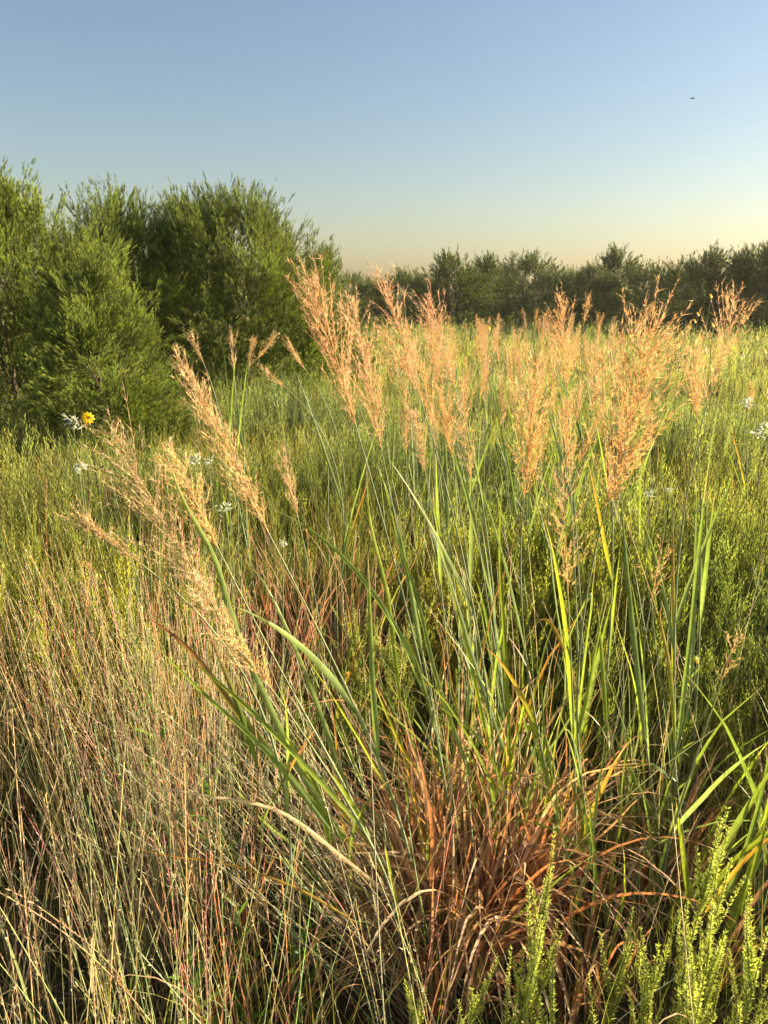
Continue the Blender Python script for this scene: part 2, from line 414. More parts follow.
# ---- smaller ones at the foot of the cedars and by the meadow edge
hero('O1', (232, 334), (234, 370), 3.4, 11, 'pale', 240, 3.5, 'small upright straw seed head at foot of the middle cedar', seed=25, leaves=2)
hero('O2', (253, 341), (249, 368), 3.5, 11, 'pale', 252, 3.6, 'tiny straw seed head between two others below the middle cedar', seed=26, leaves=2)
hero('O3', (277, 334), (256, 360), 3.5, 10, 'pale', 258, 3.6, 'small straw seed head tilting right below the middle cedar', seed=27, leaves=2)
hero('O4', (190, 331), (204, 364), 3.3, 9, 'pale', 230, 3.4, 'small straw seed head tilting left in the gap between cedars', seed=28, leaves=2)
hero('O5', (259, 366), (286, 388), 2.8, 12, 'pink', 340, 3.0, 'small seed head bowing left on an arching stem before the cedars', seed=29, leaves=2)
hero('O6', (287, 345), (306, 370), 2.8, 14, 'pink', 330, 2.9, 'small tufted seed head leaning against the big golden one', seed=30, leaves=2)
hero('P1', (653, 304), (636, 330), 4.5, 13, 'dense', 640, 4.6, 'small orange seed head tilting right against the dark far trees', seed=31, leaves=2)
hero('P2', (589, 296), (584, 324), 4.4, 9, 'dense', 590, 4.5, 'small slim orange seed head sticking up before the far trees', seed=32, leaves=2)
hero('P3', (752, 383), (749, 412), 4.3, 10, 'dense', 748, 4.4, 'small golden seed head alone in the green at right', seed=33, leaves=2)

# hand placed broad blades seen in the photo, each on the stalk that carries it
def hl(key, pts, Wm, kind, seed, label=None): px_leaf(S[key][0], S[key][1], pts, Wm, kind, seed, label=label)
hl('B3', [(345, 838, 1.4), (300, 770, 1.32), (240, 640, 1.25), (215, 560, 1.25), (183, 500, 1.25), (165, 450, 1.27)], .013, 'green', 1)
hl('A', [(346, 842, 1.38), (300, 790, 1.3), (240, 715, 1.25), (190, 650, 1.22), (140, 612, 1.22)], .016, 'maroon', 2, 'broad green blade with a purplish tip')
hl('B2', [(330, 830, 1.3), (270, 755, 1.2), (200, 690, 1.15), (150, 640, 1.15)], .010, 'green', 3)
hl('A', [(330, 845, 1.42), (318, 790, 1.35), (290, 745, 1.3), (262, 690, 1.3)], .014, 'bright', 4)
hl('C', [(360, 830, 1.55), (330, 740, 1.45), (300, 660, 1.4), (268, 590, 1.4), (245, 560, 1.42)], .011, 'green', 5)
hl('C', [(400, 700, 1.55), (388, 600, 1.5), (370, 520, 1.48), (366, 450, 1.5)], .010, 'bright', 6)
hl('G', [(645, 740, 1.45), (634, 640, 1.38), (626, 560, 1.33), (620, 485, 1.32)], .013, 'green', 7)
hl('H', [(580, 700, 1.5), (585, 650, 1.47), (592, 600, 1.45), (585, 602, 1.44), (565, 650, 1.42), (556, 690, 1.42)], .012, 'green', 8, 'blade folded over at its top')
hl('H', [(606, 720, 1.55), (602, 660, 1.5), (597, 600, 1.48)], .011, 'bright', 9)
hl('E', [(510, 760, 1.65), (506, 660, 1.58), (500, 560, 1.55), (502, 480, 1.55)], .010, 'bright', 10)
hl('D1', [(480, 800, 1.7), (440, 690, 1.65), (415, 590, 1.62), (385, 510, 1.62)], .011, 'green', 11)
hl('D5', [(520, 800, 1.8), (480, 680, 1.75), (450, 580, 1.72), (420, 500, 1.72)], .011, 'glauc', 12)
hl('K', [(676, 760, 1.75), (690, 640, 1.72), (700, 540, 1.72), (708, 470, 1.74)], .013, 'green', 13)
hl('I', [(675, 740, 1.7), (670, 670, 1.66), (660, 620, 1.66), (662, 605, 1.66)], .011, 'turn', 14, 'narrow yellow blade with red base')
hl('D2', [(455, 880, 1.85), (425, 790, 1.75), (398, 740, 1.68), (360, 650, 1.6)], .012, 'turnbase', 15, 'yellow blade turning rust at its base')
hl('E', [(585, 720, 1.7), (560, 640, 1.65), (540, 620, 1.62), (520, 660, 1.6)], .009, 'orange', 16)
hl('J', [(690, 700, 2.0), (695, 580, 2.0), (697, 480, 2.05)], .013, 'glauc', 17)
hl('D4', [(500, 800, 1.9), (470, 660, 1.9), (440, 540, 1.95), (432, 480, 2.0)], .010, 'bright', 18)

# ------------------------------------------------------------------ the far seed heads: one prototype per shape, copies share meshes
def far_proto(i):
    rng = np.random.default_rng(500 + i)
    root = empty('tall_grass_stalk', (0, 0, 0), '', 'grass', 'small far seed heads across the meadow')
    lean = rng.normal(size=2) * .12
    Hb = np.array([lean[0], lean[1], 1.2]); hd = nrm(np.array([lean[0] * 1.5 + rng.normal() * .15, lean[1], 1.0])); Ht = Hb + hd * rng.uniform(.17, .28)
    mb = MB(); P = culm(mb, np.zeros(3), Hb, hd, rng, r0=.003); mb.build('stem', M_STEM, root)
    mb = MB(); panicle(mb, Hb, Ht, rng.uniform(.035, .065), ['dense', 'pink', 'dense', 'loose', 'pink', 'openflag'][i % 6], rng, 0, .8); mb.build('seed_head', M_HEAD, root)
    for k in (5, 9):
        ph = rng.uniform(0, 2 * pi); mb = MB()
        blade(mb, droop_path(P[k], nrm(P[k + 1] - P[k]) + np.array([math.cos(ph), math.sin(ph), 0]) * .22, rng.uniform(.35, .55), .6, rng), .012, 'green', rng)
        mb.build('leaf', M_LEAF, root)
    return root
protos = [far_proto(i) for i in range(7)]
rng = np.random.default_rng(55)
spots = []
for i in range(98):
    px = min(rng.normal(495, 56), 612) if i < 72 else rng.uniform(390, 615)
    Yd = rng.uniform(2.9, 5.5) if i % 3 else rng.uniform(5, 10)
    spots.append((px, Yd))
spots.sort(key=lambda s: s[1])
for i, (px, Yd) in enumerate(spots):
    o = protos[i] if i < 7 else copy_tree(protos[i % 7])
    g = ground_at(px, Yd); o.location = (g[0], g[1], float(bumps(g[0], g[1])))
    o.rotation_euler = (rng.normal() * .05, rng.normal() * .05, rng.uniform(0, 2 * pi))
    s = rng.uniform(.88, 1.05) if Yd > 3.4 else rng.uniform(.78, .99)
    o.scale = (s, s, s)
    o['label'] = 'small far orange seed head in the crowd before the far trees'
    o['group'] = 'small far seed heads across the meadow'

# ------------------------------------------------------------------ meadow growth (uncountable)
def patch(x, y, s, k=0.0):
    return .5 + .25 * np.sin(x * s * 1.7 + y * s * .9 + k) + .25 * np.sin(x * s * .8 - y * s * 2.1 + 1.7 * k + 1.3)

def sprig_tpl(rng, lod):
    mb = MB()
    K = 6; t = np.linspace(0, 1, K)
    bend = rng.normal(size=2) * .06
    P = np.stack([bend[0] * t ** 2, bend[1] * t ** 2, t], 1)
    lo, hi = np.array([.20, .20, .075]), np.array([.36, .42, .125])
    stemc = lerp(np.array([.16, .10, .05]), np.array([.16, .20, .06]), np.clip(t * 1.4, 0, 1)[:, None])
    if lod < 2: tube(mb, P[None], np.linspace(.004, .0018, K)[None] * (1 if lod == 0 else 1.5), stemc[None], 3)
    BB, DD = [], []
    nb = [13, 9, 4][lod]; per = [20, 11, 4][lod]; nm = [76, 40, 10][lod]
    for i in range(nb):
        s = rng.uniform(.35, .92); p = np.array([bend[0] * s * s, bend[1] * s * s, s]); ph = i * 2.4 + rng.normal() * .3
        d = nrm([math.cos(ph) * .26, math.sin(ph) * .26, 1.0]); L = rng.uniform(.18, .42) * (1.15 - s * .6)
        q = np.linspace(0, 1, 4)[:, None]; path = p + d * L * q + np.array([0, 0, .1]) * L * q ** 2
        if lod == 0: tube(mb, path[None], np.linspace(.002, .001, 4)[None], np.array([.17, .21, .06]), 3)
        qs = (np.arange(per) + rng.uniform(0, 1, per)) / per
        BB.append(np.stack([np.interp(qs, q[:, 0], path[:, j]) for j in range(3)], 1))
        pr = rng.uniform(0, 2 * pi, per)
        DD.append(nrm(d + np.stack([np.cos(pr), np.sin(pr), rng.uniform(-.1, .6, per)], 1) * .42))
    qs = rng.uniform(.12, 1.0, nm)
    BB.append(np.stack([bend[0] * qs ** 2, bend[1] * qs ** 2, qs], 1)); pr = rng.uniform(0, 2 * pi, nm)
    DD.append(nrm(np.stack([np.cos(pr), np.sin(pr), rng.uniform(1.0, 2.6, nm)], 1)))
    BB = np.concatenate(BB); DD = np.concatenate(DD); N = len(BB)
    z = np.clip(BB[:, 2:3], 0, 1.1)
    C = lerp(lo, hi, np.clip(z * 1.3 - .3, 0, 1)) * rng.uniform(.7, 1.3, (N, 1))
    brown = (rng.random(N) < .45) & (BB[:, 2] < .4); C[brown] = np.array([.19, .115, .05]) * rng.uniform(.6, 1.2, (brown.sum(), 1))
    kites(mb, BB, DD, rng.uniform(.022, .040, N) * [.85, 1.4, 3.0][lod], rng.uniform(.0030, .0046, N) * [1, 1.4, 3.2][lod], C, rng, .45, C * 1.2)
    return mb.arrays()

def blade_tpl(rng, n, spread, h, w, K=6, palette=None):
    """a small tussock of n thin blades"""
    mb = MB(); t = np.linspace(0, 1, K)
    ph = rng.uniform(0, 2 * pi, n); ln = rng.uniform(.05, .5, n); hh = h * rng.uniform(.55, 1.05, n)
    r = spread * np.sqrt(rng.random(n)); a2 = rng.uniform(0, 2 * pi, n)
    base = np.stack([r * np.cos(a2), r * np.sin(a2), np.zeros(n)], 1)
    out = np.stack([np.cos(ph), np.sin(ph), np.zeros(n)], 1)
    P = base[:, None] + out[:, None] * (ln * hh)[:, None, None] * (t ** 1.7)[None, :, None]
    P[..., 2] += hh[:, None] * (t[None] - .22 * (ln * 2)[:, None] * t[None] ** 3)
    pal = palette if palette is not None else np.array([[.16, .23, .05], [.22, .28, .07], [.30, .32, .09], [.46, .37, .19], [.34, .22, .11]])
    c0 = pal[rng.integers(len(pal), size=n)]
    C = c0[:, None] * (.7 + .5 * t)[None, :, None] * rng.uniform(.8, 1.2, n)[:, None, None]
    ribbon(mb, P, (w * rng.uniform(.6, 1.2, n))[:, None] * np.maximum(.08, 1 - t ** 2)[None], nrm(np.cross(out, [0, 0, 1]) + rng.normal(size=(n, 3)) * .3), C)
    return mb.arrays()

def scatter(n, y0, y1, rng, right=1.6, left=.8):
    y = np.sqrt(rng.random(n) * (y1 ** 2 - y0 ** 2) + y0 ** 2)
    x0, x1 = -(.56 * y + left), .56 * y + right
    x = x0 + rng.random(n) * (x1 - x0)
    return x, y

MAIN = ground_at(500, 1.8); RED = ground_at(318, 2.75)
def blue_zone(x, y):      # the pale pink bunchgrass on the near left
    return 1 / (1 + np.exp((x + .32 + .16 * (y - 1.4)) * 9)) * (1 / (1 + np.exp((y - 2.25) * 6)))
def clump_zone(x, y):     # foot of the tall grass clump
    return np.exp(-(((x - MAIN[0] + .02) / .42) ** 2 + ((y - MAIN[1] + .12) / .38) ** 2))

def front_zone(x, y):     # nearly bare of weeds right before the clump
    return .97 / (1 + np.exp((y - 1.75) * 9)) * (1 / (1 + np.exp((x - 1.9) * 9)))

def layer(mb, tpls, x, y, h, rng, lean=.12, hue=1.0):
    z = bumps(x, y); n = len(x)
    which = rng.integers(len(tpls), size=n)
    p = patch(x, y, .9)[:, None]; p2 = np.clip(patch(x, y, 1.6, 2.0) * 1.5 - .25, 0, 1)[:, None]
    mul = lerp(np.array([.72, .80, .85]), np.array([1.22, 1.12, .9]), p) * lerp(np.array([.74, .80, .9]), np.array([1.28, 1.2, .95]), p2) * rng.uniform(.62, 1.38, (n, 1))
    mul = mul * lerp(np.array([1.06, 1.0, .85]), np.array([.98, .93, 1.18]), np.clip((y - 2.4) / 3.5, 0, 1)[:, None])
    for k, tp in enumerate(tpls):
        s = which == k
        if not s.any(): continue
        m = s.sum()
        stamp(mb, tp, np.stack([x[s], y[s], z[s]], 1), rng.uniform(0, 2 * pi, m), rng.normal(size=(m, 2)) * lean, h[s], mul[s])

rng = np.random.default_rng(21)
tp0 = [sprig_tpl(rng, 0) for _ in range(6)]; tp1 = [sprig_tpl(rng, 1) for _ in range(6)]; tp2 = [sprig_tpl(rng, 2) for _ in range(5)]
mb = MB()
for n, y0, y1, tp, h0, h1, gap in ((4300, .9, 3.6, tp0, .36, .66, 1), (9500, 3.6, 10, tp1, .40, .72, 0), (26000, 10, 42, tp2, .45, .75, 0)):
    x, y = scatter(n, y0, y1, rng)
    keep = rng.random(n) > np.clip(blue_zone(x, y) * .93 + clump_zone(x, y) * 1.0 + front_zone(x, y), 0, 1)
    keep &= ((x - RED[0]) / .38) ** 2 + ((y - RED[1] + .12) / .42) ** 2 > 1
    keep &= rng.random(n) < .35 + .75 * patch(x, y, 1.1, 4.0)
    x, y = x[keep], y[keep]
    h = rng.uniform(h0, h1, len(x)) * (.7 + .5 * patch(x, y, 1.3, 1.0))
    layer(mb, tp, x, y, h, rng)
tag(mb.build('meadow_forbs', M_FORB), 'yellow green feathery weeds filling the meadow', 'weeds', kind='stuff')

mb = MB()
g0 = [blade_tpl(rng, 9, .05, 1.0, .0042, 7) for _ in range(5)]; g1 = [blade_tpl(rng, 8, .08, 1.0, .008, 5) for _ in range(5)]; g2 = [blade_tpl(rng, 6, .25, 1.0, .03, 4) for _ in range(4)]
for n, y0, y1, tp, h0, h1 in ((1500, .9, 3.6, g0, .3, .7), (8000, 3.6, 10, g1, .4, .85), (15000, 10, 42, g2, .4, .75)):
    x, y = scatter(n, y0, y1, rng)
    keep = rng.random(n) > np.clip(blue_zone(x, y) * .3 + clump_zone(x, y) * .7, 0, 1)
    x, y = x[keep], y[keep]
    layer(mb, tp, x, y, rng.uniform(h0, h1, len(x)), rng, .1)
tag(mb.build('meadow_grass', M_LEAF), 'thin green and straw grass blades between the weeds', 'grass', kind='stuff')

# ---- pale pink and tan bunchgrass in the near left
def bluestem(n, xr, yr, rng, zone, bunch=0, tilt=(0, 0)):
    mb = MB()
    if bunch:
        bx = rng.uniform(*xr, bunch); by = rng.uniform(*yr, bunch); w = rng.integers(bunch, size=n)
        ox = rng.normal(size=n) * .045; oy = rng.normal(size=n) * .045
        x, y = bx[w] + ox, by[w] + oy
    else:
        x = rng.uniform(*xr, n); y = rng.uniform(*yr, n); ox = oy = np.zeros(n); w = rng.integers(40, size=n); bunch = 40
    tone = rng.uniform(.75, 1.25, (bunch, 3)) ** [1, .7, 1]
    k = rng.random(n) < zone(x, y); x, y, ox, oy, w = x[k], y[k], ox[k], oy[k], w[k]; n = len(x)
    K = 7; t = np.linspace(0, 1, K)
    h = rng.uniform(.42, .95, n) * (.85 + .3 * patch(x, y, 3))
    ln = rng.normal(size=(n, 2)) * (.075 if bunch > 40 else .17) + np.array([-.03, 0]) + np.stack([ox, oy], 1) * 2.2 + np.array(tilt); cv = rng.normal(size=(n, 2)) * .08
    P = np.zeros((n, K, 3))
    P[..., 0] = x[:, None] + h[:, None] * (ln[:, :1] * t + cv[:, :1] * t ** 2); P[..., 1] = y[:, None] + h[:, None] * (ln[:, 1:] * t + cv[:, 1:] * t ** 2)
    P[..., 2] = bumps(x, y)[:, None] + h[:, None] * t
    pal = np.array([[.32, .38, .19], [.54, .40, .25], [.52, .31, .25], [.34, .38, .13], [.52, .46, .24], [.30, .40, .22], [.34, .44, .20], [.27, .38, .12], [.30, .42, .16]])
    a = pal[rng.integers(len(pal), size=n)]; b = np.array([[.82, .62, .40], [.74, .48, .38], [.82, .70, .42], [.60, .64, .30], [.66, .66, .40]])[rng.integers(5, size=n)]
    C = a[:, None] * (1 - t)[None, :, None] + b[:, None] * t[None, :, None]
    C = C * rng.uniform(.7, 1.25, (n, 1, 1)) * tone[w][:, None]
    tube(mb, P, (rng.uniform(.0007, .0015, n))[:, None] * (1.15 - .7 * t)[None], C, 3)
    m = 22; qs = rng.uniform(.42, 1, (n, m)); idx = qs * (K - 1); i0 = np.minimum(idx.astype(int), K - 2); fr = (idx - i0)[..., None]
    rows = np.arange(n)[:, None]
    B = P[rows, i0] * (1 - fr) + P[rows, i0 + 1] * fr
    T = nrm(P[:, -1] - P[:, 0])[:, None] + rng.normal(size=(n, m, 3)) * .3
    B = B.reshape(-1, 3); D = nrm(T.reshape(-1, 3)); N = len(B)
    Cs = np.repeat(b, m, 0) * rng.uniform(.7, 1.3, (N, 1))
    kites(mb, B, D, rng.uniform(.006, .011, N), rng.uniform(.0010, .0018, N), Cs, rng)
    hairs(mb, B, nrm(D + rng.normal(size=(N, 3)) * .5), rng.uniform(.005, .012, N), .0007, np.array([.74, .64, .50]), rng)
    # their narrow leaves
    nl = n; kx = rng.integers(n, size=nl)
    ph = rng.uniform(0, 2 * pi, nl); out = np.stack([np.cos(ph), np.sin(ph), np.zeros(nl)], 1)
    s0 = P[kx, rng.integers(0, 4, nl)]; L = rng.uniform(.12, .32, nl); tl = np.linspace(0, 1, 6)
    Q = s0[:, None] + out[:, None] * (L * rng.uniform(.15, .7, nl))[:, None, None] * (tl ** 1.4)[None, :, None]
    Q[..., 2] += L[:, None] * (tl * .9 - .35 * tl ** 3)[None]
    lc = np.array([[.26, .30, .11], [.24, .29, .14], [.48, .32, .19], [.46, .25, .14], [.52, .42, .24]])[rng.integers(5, size=nl)]
    ribbon(mb, Q, (rng.uniform(.0022, .0055, nl))[:, None] * np.maximum(.06, 1 - tl ** 2)[None], nrm(np.cross(out, [0, 0, 1])), lc[:, None] * rng.uniform(.75, 1.2, (nl, 1, 1)))
    return mb
rng = np.random.default_rng(31)
mbb = bluestem(5000, (-1.7, .25), (.75, 2.7), rng, blue_zone, 130)
tag(mbb.build('bunch_grass', M_BUNCH), 'fine pink and tan bunchgrass stems in the near left', 'grass', kind='stuff')
rng = np.random.default_rng(33); c = ground_at(425, 1.5)
mbf = bluestem(170, (c[0] - .12, c[0] + .12), (c[1] - .15, c[1] + .25), rng, lambda x, y: 1.0 + 0 * x, 0, (-.55, -.05))
tag(mbf.build('leaning_stems', M_STEM), 'pale pink thin stems fanning to the left from the clump foot', 'grass', kind='stuff')
rng = np.random.default_rng(32)
mbb = bluestem(1000, (-.8, 1.3), (.9, 3.2), rng, lambda x, y: .30 * (1 - blue_zone(x, y)))
tag(mbb.build('thin_grass_stems', M_STEM), 'scattered thin straw stems between the tall grass and the weeds', 'grass', kind='stuff')

# ---- litter of dead blades on the ground
rng = np.random.default_rng(41)
n = 4200; x = rng.uniform(-1.7, 1.7, n); y = rng.uniform(.7, 3.4, n); K = 5; tl = np.linspace(-.5, .5, K)
ph = rng.uniform(0, 2 * pi, n); L = rng.uniform(.08, .3, n)
P = np.zeros((n, K, 3)); P[..., 0] = x[:, None] + np.cos(ph)[:, None] * L[:, None] * tl; P[..., 1] = y[:, None] + np.sin(ph)[:, None] * L[:, None] * tl
P[..., 2] = (bumps(x, y) + rng.uniform(.004, .09, n))[:, None] + rng.normal(size=(n, 1)) * .12 * tl[None] * L[:, None] * 3 - .25 * L[:, None] * tl[None] ** 2
C = np.array([[.30, .20, .11], [.22, .12, .06], [.36, .27, .16], [.28, .11, .045]])[rng.integers(4, size=n)][:, None] * rng.uniform(.4, 1.1, (n, 1, 1))
mb = MB(); ribbon(mb, P, (rng.uniform(.002, .006, n))[:, None] * np.array([.5, 1, 1, .8, .1])[None], nrm(rng.normal(size=(n, 3)) * .3 + np.stack([-np.sin(ph), np.cos(ph), np.zeros(n)], 1)), C)
tag(mb.build('dead_grass_litter', M_DRY), 'brown dead blades lying on the soil', 'dead grass', kind='stuff')

# ------------------------------------------------------------------ tufts of dead and living blades (each a thing)
def tuft(c, n_dry, n_green, rad, label, rng, hdry=(.2, .5), hgreen=(.4, .9), lean=(0, 0), up=.3, gout=.3, dryp=('rust', 'tan', 'brown', 'rust', 'brown'), greenp=('green', 'glauc', 'bright', 'turn', 'green'), wd=.010, wg=.011, name='dry_grass_tuft', curl=(1.5, 7)):
    root = empty(name, c, label, 'grass tuft', 'tufts of blades at the foot of the stalks')
    def one(mb, kind, L, w, droop, out):
        a = rng.uniform(0, 2 * pi); r = rad * math.sqrt(rng.random())
        p = np.array([c[0] + r * math.cos(a), c[1] + r * math.sin(a), c[2]])
        ph = a + rng.normal() * .7
        d = np.array([math.cos(ph) * out + lean[0], math.sin(ph) * out + lean[1], 1.0])
        blade(mb, droop_path(p, d, L, droop, rng, 14, .25), w, kind, rng, fold=.15)
    if n_dry:
        mb = MB()
        for i in range(n_dry): one(mb, dryp[rng.integers(len(dryp))], rng.uniform(*hdry) * 1.25, wd * rng.uniform(.5, 1.2), rng.uniform(*curl), rng.uniform(.04, .42))
        mb.build('dead_blades', M_DRY, root, c)
    if n_green:
        mb = MB()
        for i in range(n_green): one(mb, greenp[rng.integers(len(greenp))], rng.uniform(*hgreen), wg * rng.uniform(.6, 1.15), rng.choice([.15, .4, .9, 1.8]), rng.uniform(.02, gout))
        mb.build('living_blades', M_LEAF, root, c)
    return root
rng = np.random.default_rng(61)
def gp(px, Y):
    g = ground_at(px, Y); g[2] = float(bumps(g[0], g[1])); return g
tuft(gp(468, 1.66), 330, 9, .17, 'big rust brown tuft of curled dead blades under the centre stalks', rng, (.28, .66), curl=(1.0, 6))
tuft(gp(505, 1.9), 140, 58, .2, 'green and yellow blade tuft behind the big dead tuft', rng, (.22, .48), (.5, 1.15), curl=(1.5, 7), gout=.16, greenp=('green', 'glauc', 'bright', 'turn', 'green', 'glauc', 'orange'))
tuft(gp(430, 1.5), 120, 3, .14, 'low tangle of tan curled blades left of the big dead tuft', rng, (.15, .42))
tuft(gp(570, 1.5), 50, 6, .12, 'low tangle of curled dead blades right of the big dead tuft', rng, (.15, .42))
tuft(gp(600, 1.72), 36, 26, .15, 'brown tuft below the broadest spreading seed head', rng, (.15, .34), (.4, .95))
tuft(gp(660, 1.85), 60, 12, .11, 'dark tuft of dead blades below the young yellow seed head', rng, (.15, .36), (.4, .8))
tuft(gp(415, 1.62), 40, 22, .12, 'left leaning tuft of long green blades beside the dead tuft', rng, (.25, .5), (.5, .95), (-.32, -.05))
tuft(gp(318, 2.75), 190, 5, .2, 'reddish brown tuft in the meadow behind the leaning stalks', rng, (.4, .75), dryp=('rust', 'brown', 'rust', 'brown'), wd=.006, curl=(.3, 2))
bb = tuft(gp(705, 1.5), 10, 4, .05, 'bright green broad blade tuft leaning in at right edge', rng, (.3, .5), (.5, .8), (.35, -.1), greenp=('bright', 'bright', 'green', 'orange'), wg=.018, name='broad_blade_tuft')
for i, (pts, wd_, kd) in enumerate((([(694, 900, 1.45), (722, 850, 1.4), (752, 800, 1.37), (785, 750, 1.35)], .017, 'green'), ([(700, 905, 1.45), (735, 860, 1.4), (765, 835, 1.38), (800, 800, 1.36)], .015, 'bright'),
        ([(712, 920, 1.45), (738, 870, 1.4), (760, 800, 1.38), (775, 722, 1.36)], .014, 'green'), ([(706, 912, 1.44), (728, 880, 1.38), (755, 850, 1.36), (790, 822, 1.35)], .012, 'orange'), ([(742, 915, 1.4), (756, 860, 1.36), (772, 800, 1.34)], .014, 'bright'), ([(690, 908, 1.46), (684, 860, 1.44), (676, 800, 1.42)], .013, 'bright'))):
    px_leaf(bb, gp(705, 1.5), pts, wd_, kd, 60 + i)
tuft(gp(790, 1.62), 6, 12, .06, 'broad green blade tuft cut off by the right edge', rng, (.3, .5), (.5, .85), (.1, 0), greenp=('bright', 'green', 'glauc'), wg=.018, name='broad_blade_tuft')

# ------------------------------------------------------------------ fallen and leaning single stems in the near left
def loose_stem(pts, r, kind, label, seed, wide=None):
    rng = np.random.default_rng(1200 + seed)
    P = catmull([world_at(*p) for p in pts], 22)
    root = empty('leaning_grass_stem', P[0], label, 'grass stem', 'single stems leaning across the bunchgrass')
    mb = MB()
    if wide: blade(mb, P, wide, kind, rng, side=nrm(np.cross(P[-1] - P[0], [.1, -1, .3])))
    else:
        t = np.linspace(0, 1, 22)[:, None]
        c = lerp(np.array([.30, .30, .10]), np.array([.42, .22, .15]), (np.arange(22)[:, None] % 7) / 6.0)
        tube(mb, P[None], np.linspace(r, r * .4, 22)[None], c[None], 5)
        m = 60; q = rng.uniform(.35, 1, m); B = np.stack([np.interp(q, t[:, 0], P[:, j]) for j in range(3)], 1)
        kites(mb, B, nrm(nrm(P[-1] - P[0])[None] + rng.normal(size=(m, 3)) * .3), rng.uniform(.006, .011, m), .0018, np.array([.46, .30, .18]) * rng.uniform(.7, 1.2, (m, 1)), rng)
    mb.build('blade' if wide else 'stem', M_LEAF if wide else M_STEM, root, P[0])
loose_stem([(165, 1040, 1.02), (120, 985, .98), (60, 930, .95), (0, 893, .93), (-30, 880, .93)], .0016, '', 'pink and yellow stem slanting across the bottom left corner', 1)
loose_stem([(150, 1030, 1.05), (110, 965, 1.0), (50, 915, .98), (10, 890, .97)], .0012, '', 'thinner pale stem beside the slanting one at bottom left', 2)
loose_stem([(360, 925, 1.3), (300, 890, 1.2), (230, 865, 1.12), (170, 856, 1.1), (125, 846, 1.1)], .001, 'orange', 'orange dry blade lying across the bunchgrass', 3, wide=.006)
loose_stem([(400, 905, 1.45), (345, 860, 1.35), (280, 812, 1.25), (200, 795, 1.2), (150, 786, 1.2)], .001, 'tan', 'pale arching dry blade above the orange one', 4, wide=.009)
loose_stem([(380, 965, 1.3), (330, 890, 1.22), (270, 800, 1.15), (225, 738, 1.12)], .0014, '', 'pinkish stem rising left from the clump foot', 5)
loose_stem([(210, 800, 1.3), (205, 700, 1.28), (192, 600, 1.25), (180, 520, 1.25)], .0018, '', 'upright rusty stem under the wide loose seed head', 6)
loose_stem([(425, 985, 1.35), (380, 900, 1.28), (330, 850, 1.22), (250, 792, 1.18)], .0012, '', 'straw coloured stem crossing the clump foot to the left', 7)

# ------------------------------------------------------------------ foreground green sprigs and leafy weeds
def sprig_plant(c, h, nbr, label, rng, bright=1.0, lean=(0, 0), name='flowering_weed', spread=.28):
    root = empty(name, c, label, 'weed', 'yellow green sprigs in the foreground')
    mbs, mbl = MB(), MB()
    def axis(p, d, L, r):
        q = np.linspace(0, 1, 9)[:, None]; path = p + d * L * q + (np.array([0, 0, .22]) + rng.normal(size=3) * .07) * L * q ** 2
        tube(mbs, path[None], np.linspace(r, r * .4, 9)[None], lerp(np.array([.20, .17, .06]), np.array([.24, .28, .07]), q)[None], 4)
        return q, path
    def leafs(q, path, d, lo, dens, sz):
        m = int(np.linalg.norm(path[-1] - path[0]) * dens); qs = np.linspace(lo, 1, max(m, 4)) + rng.normal(size=max(m, 4)) * .01; qs = np.clip(qs, 0, 1)
        B = np.stack([np.interp(qs, q[:, 0], path[:, j]) for j in range(3)], 1); m = len(B)
        pr = np.arange(m) * 2.4 + rng.normal(size=m) * .4
        D = nrm(d * .7 + np.stack([np.cos(pr), np.sin(pr), np.full(m, .25)], 1))
        C = lerp(np.array([.38, .42, .11]), np.array([.58, .60, .18]), qs[:, None]) * rng.uniform(.75, 1.2, (m, 1)) * bright
        kites(mbl, B, D, sz * (1.2 - .75 * qs) * rng.uniform(.75, 1.2, m), sz * .20 * (1.2 - .5 * qs), C, rng, .4, C * 1.15)
        kites(mbl, B, nrm(D + rng.normal(size=(m, 3)) * .3), sz * .6 * (1.2 - .6 * qs), sz * .15, C * 1.15, rng)
    d0 = nrm(np.array([lean[0], lean[1], 1.0])); q, path = axis(np.array(c, float), d0, h, .0026); leafs(q, path, d0, .2, 640, .0175)
    for i in range(nbr):
        s = rng.uniform(.3, .85); p = np.array([np.interp(s, q[:, 0], path[:, j]) for j in range(3)])
        ph = i * 2.4 + rng.normal() * .4; d = nrm(np.array([math.cos(ph) * spread + lean[0], math.sin(ph) * spread + lean[1], 1.0]))
        qq, pp = axis(p, d, h * rng.uniform(.22, .48) * (1.25 - s * .6), .0014); leafs(qq, pp, d, .06, 640, .015)
    mbs.build('stem', M_STEM, root, c); mbl.build('foliage', M_FORB, root, c)
    return root
rng = np.random.default_rng(71)
def sprig_at(px, py, Y, label, nbr=9, **k):     # py: where its tip shows
    top = world_at(px, py, Y); g = np.array([top[0], top[1], 0.0]); g[2] = float(bumps(g[0], g[1]))
    L = k.get('lean', (0, 0)); g[0] -= L[0] * top[2]; g[1] -= L[1] * top[2]
    sprig_plant(g, (top[2] - g[2]) * .82, nbr, label, rng, **k)
sprig_at(546, 885, 1.25, 'tallest yellow green sprig in front of the dead tuft', 8)
sprig_at(511, 935, 1.12, 'bushy bright sprig at bottom centre', 12, bright=1.05)
sprig_at(475, 985, 1.1, 'low sprig at the bottom edge left of the bushy one', 8)
sprig_at(560, 985, 1.1, 'low bright sprig at the bottom edge under the tallest', 9)
sprig_at(612, 905, 1.2, 'slim grey green sprig between the two sprig groups', 6, bright=.8)
sprig_at(655, 950, 1.15, 'leafy sprig with curved top beside the right corner group', 8)
sprig_at(694, 838, 1.25, 'tall slim sprig by the broad blades at lower right', 7, bright=.9)
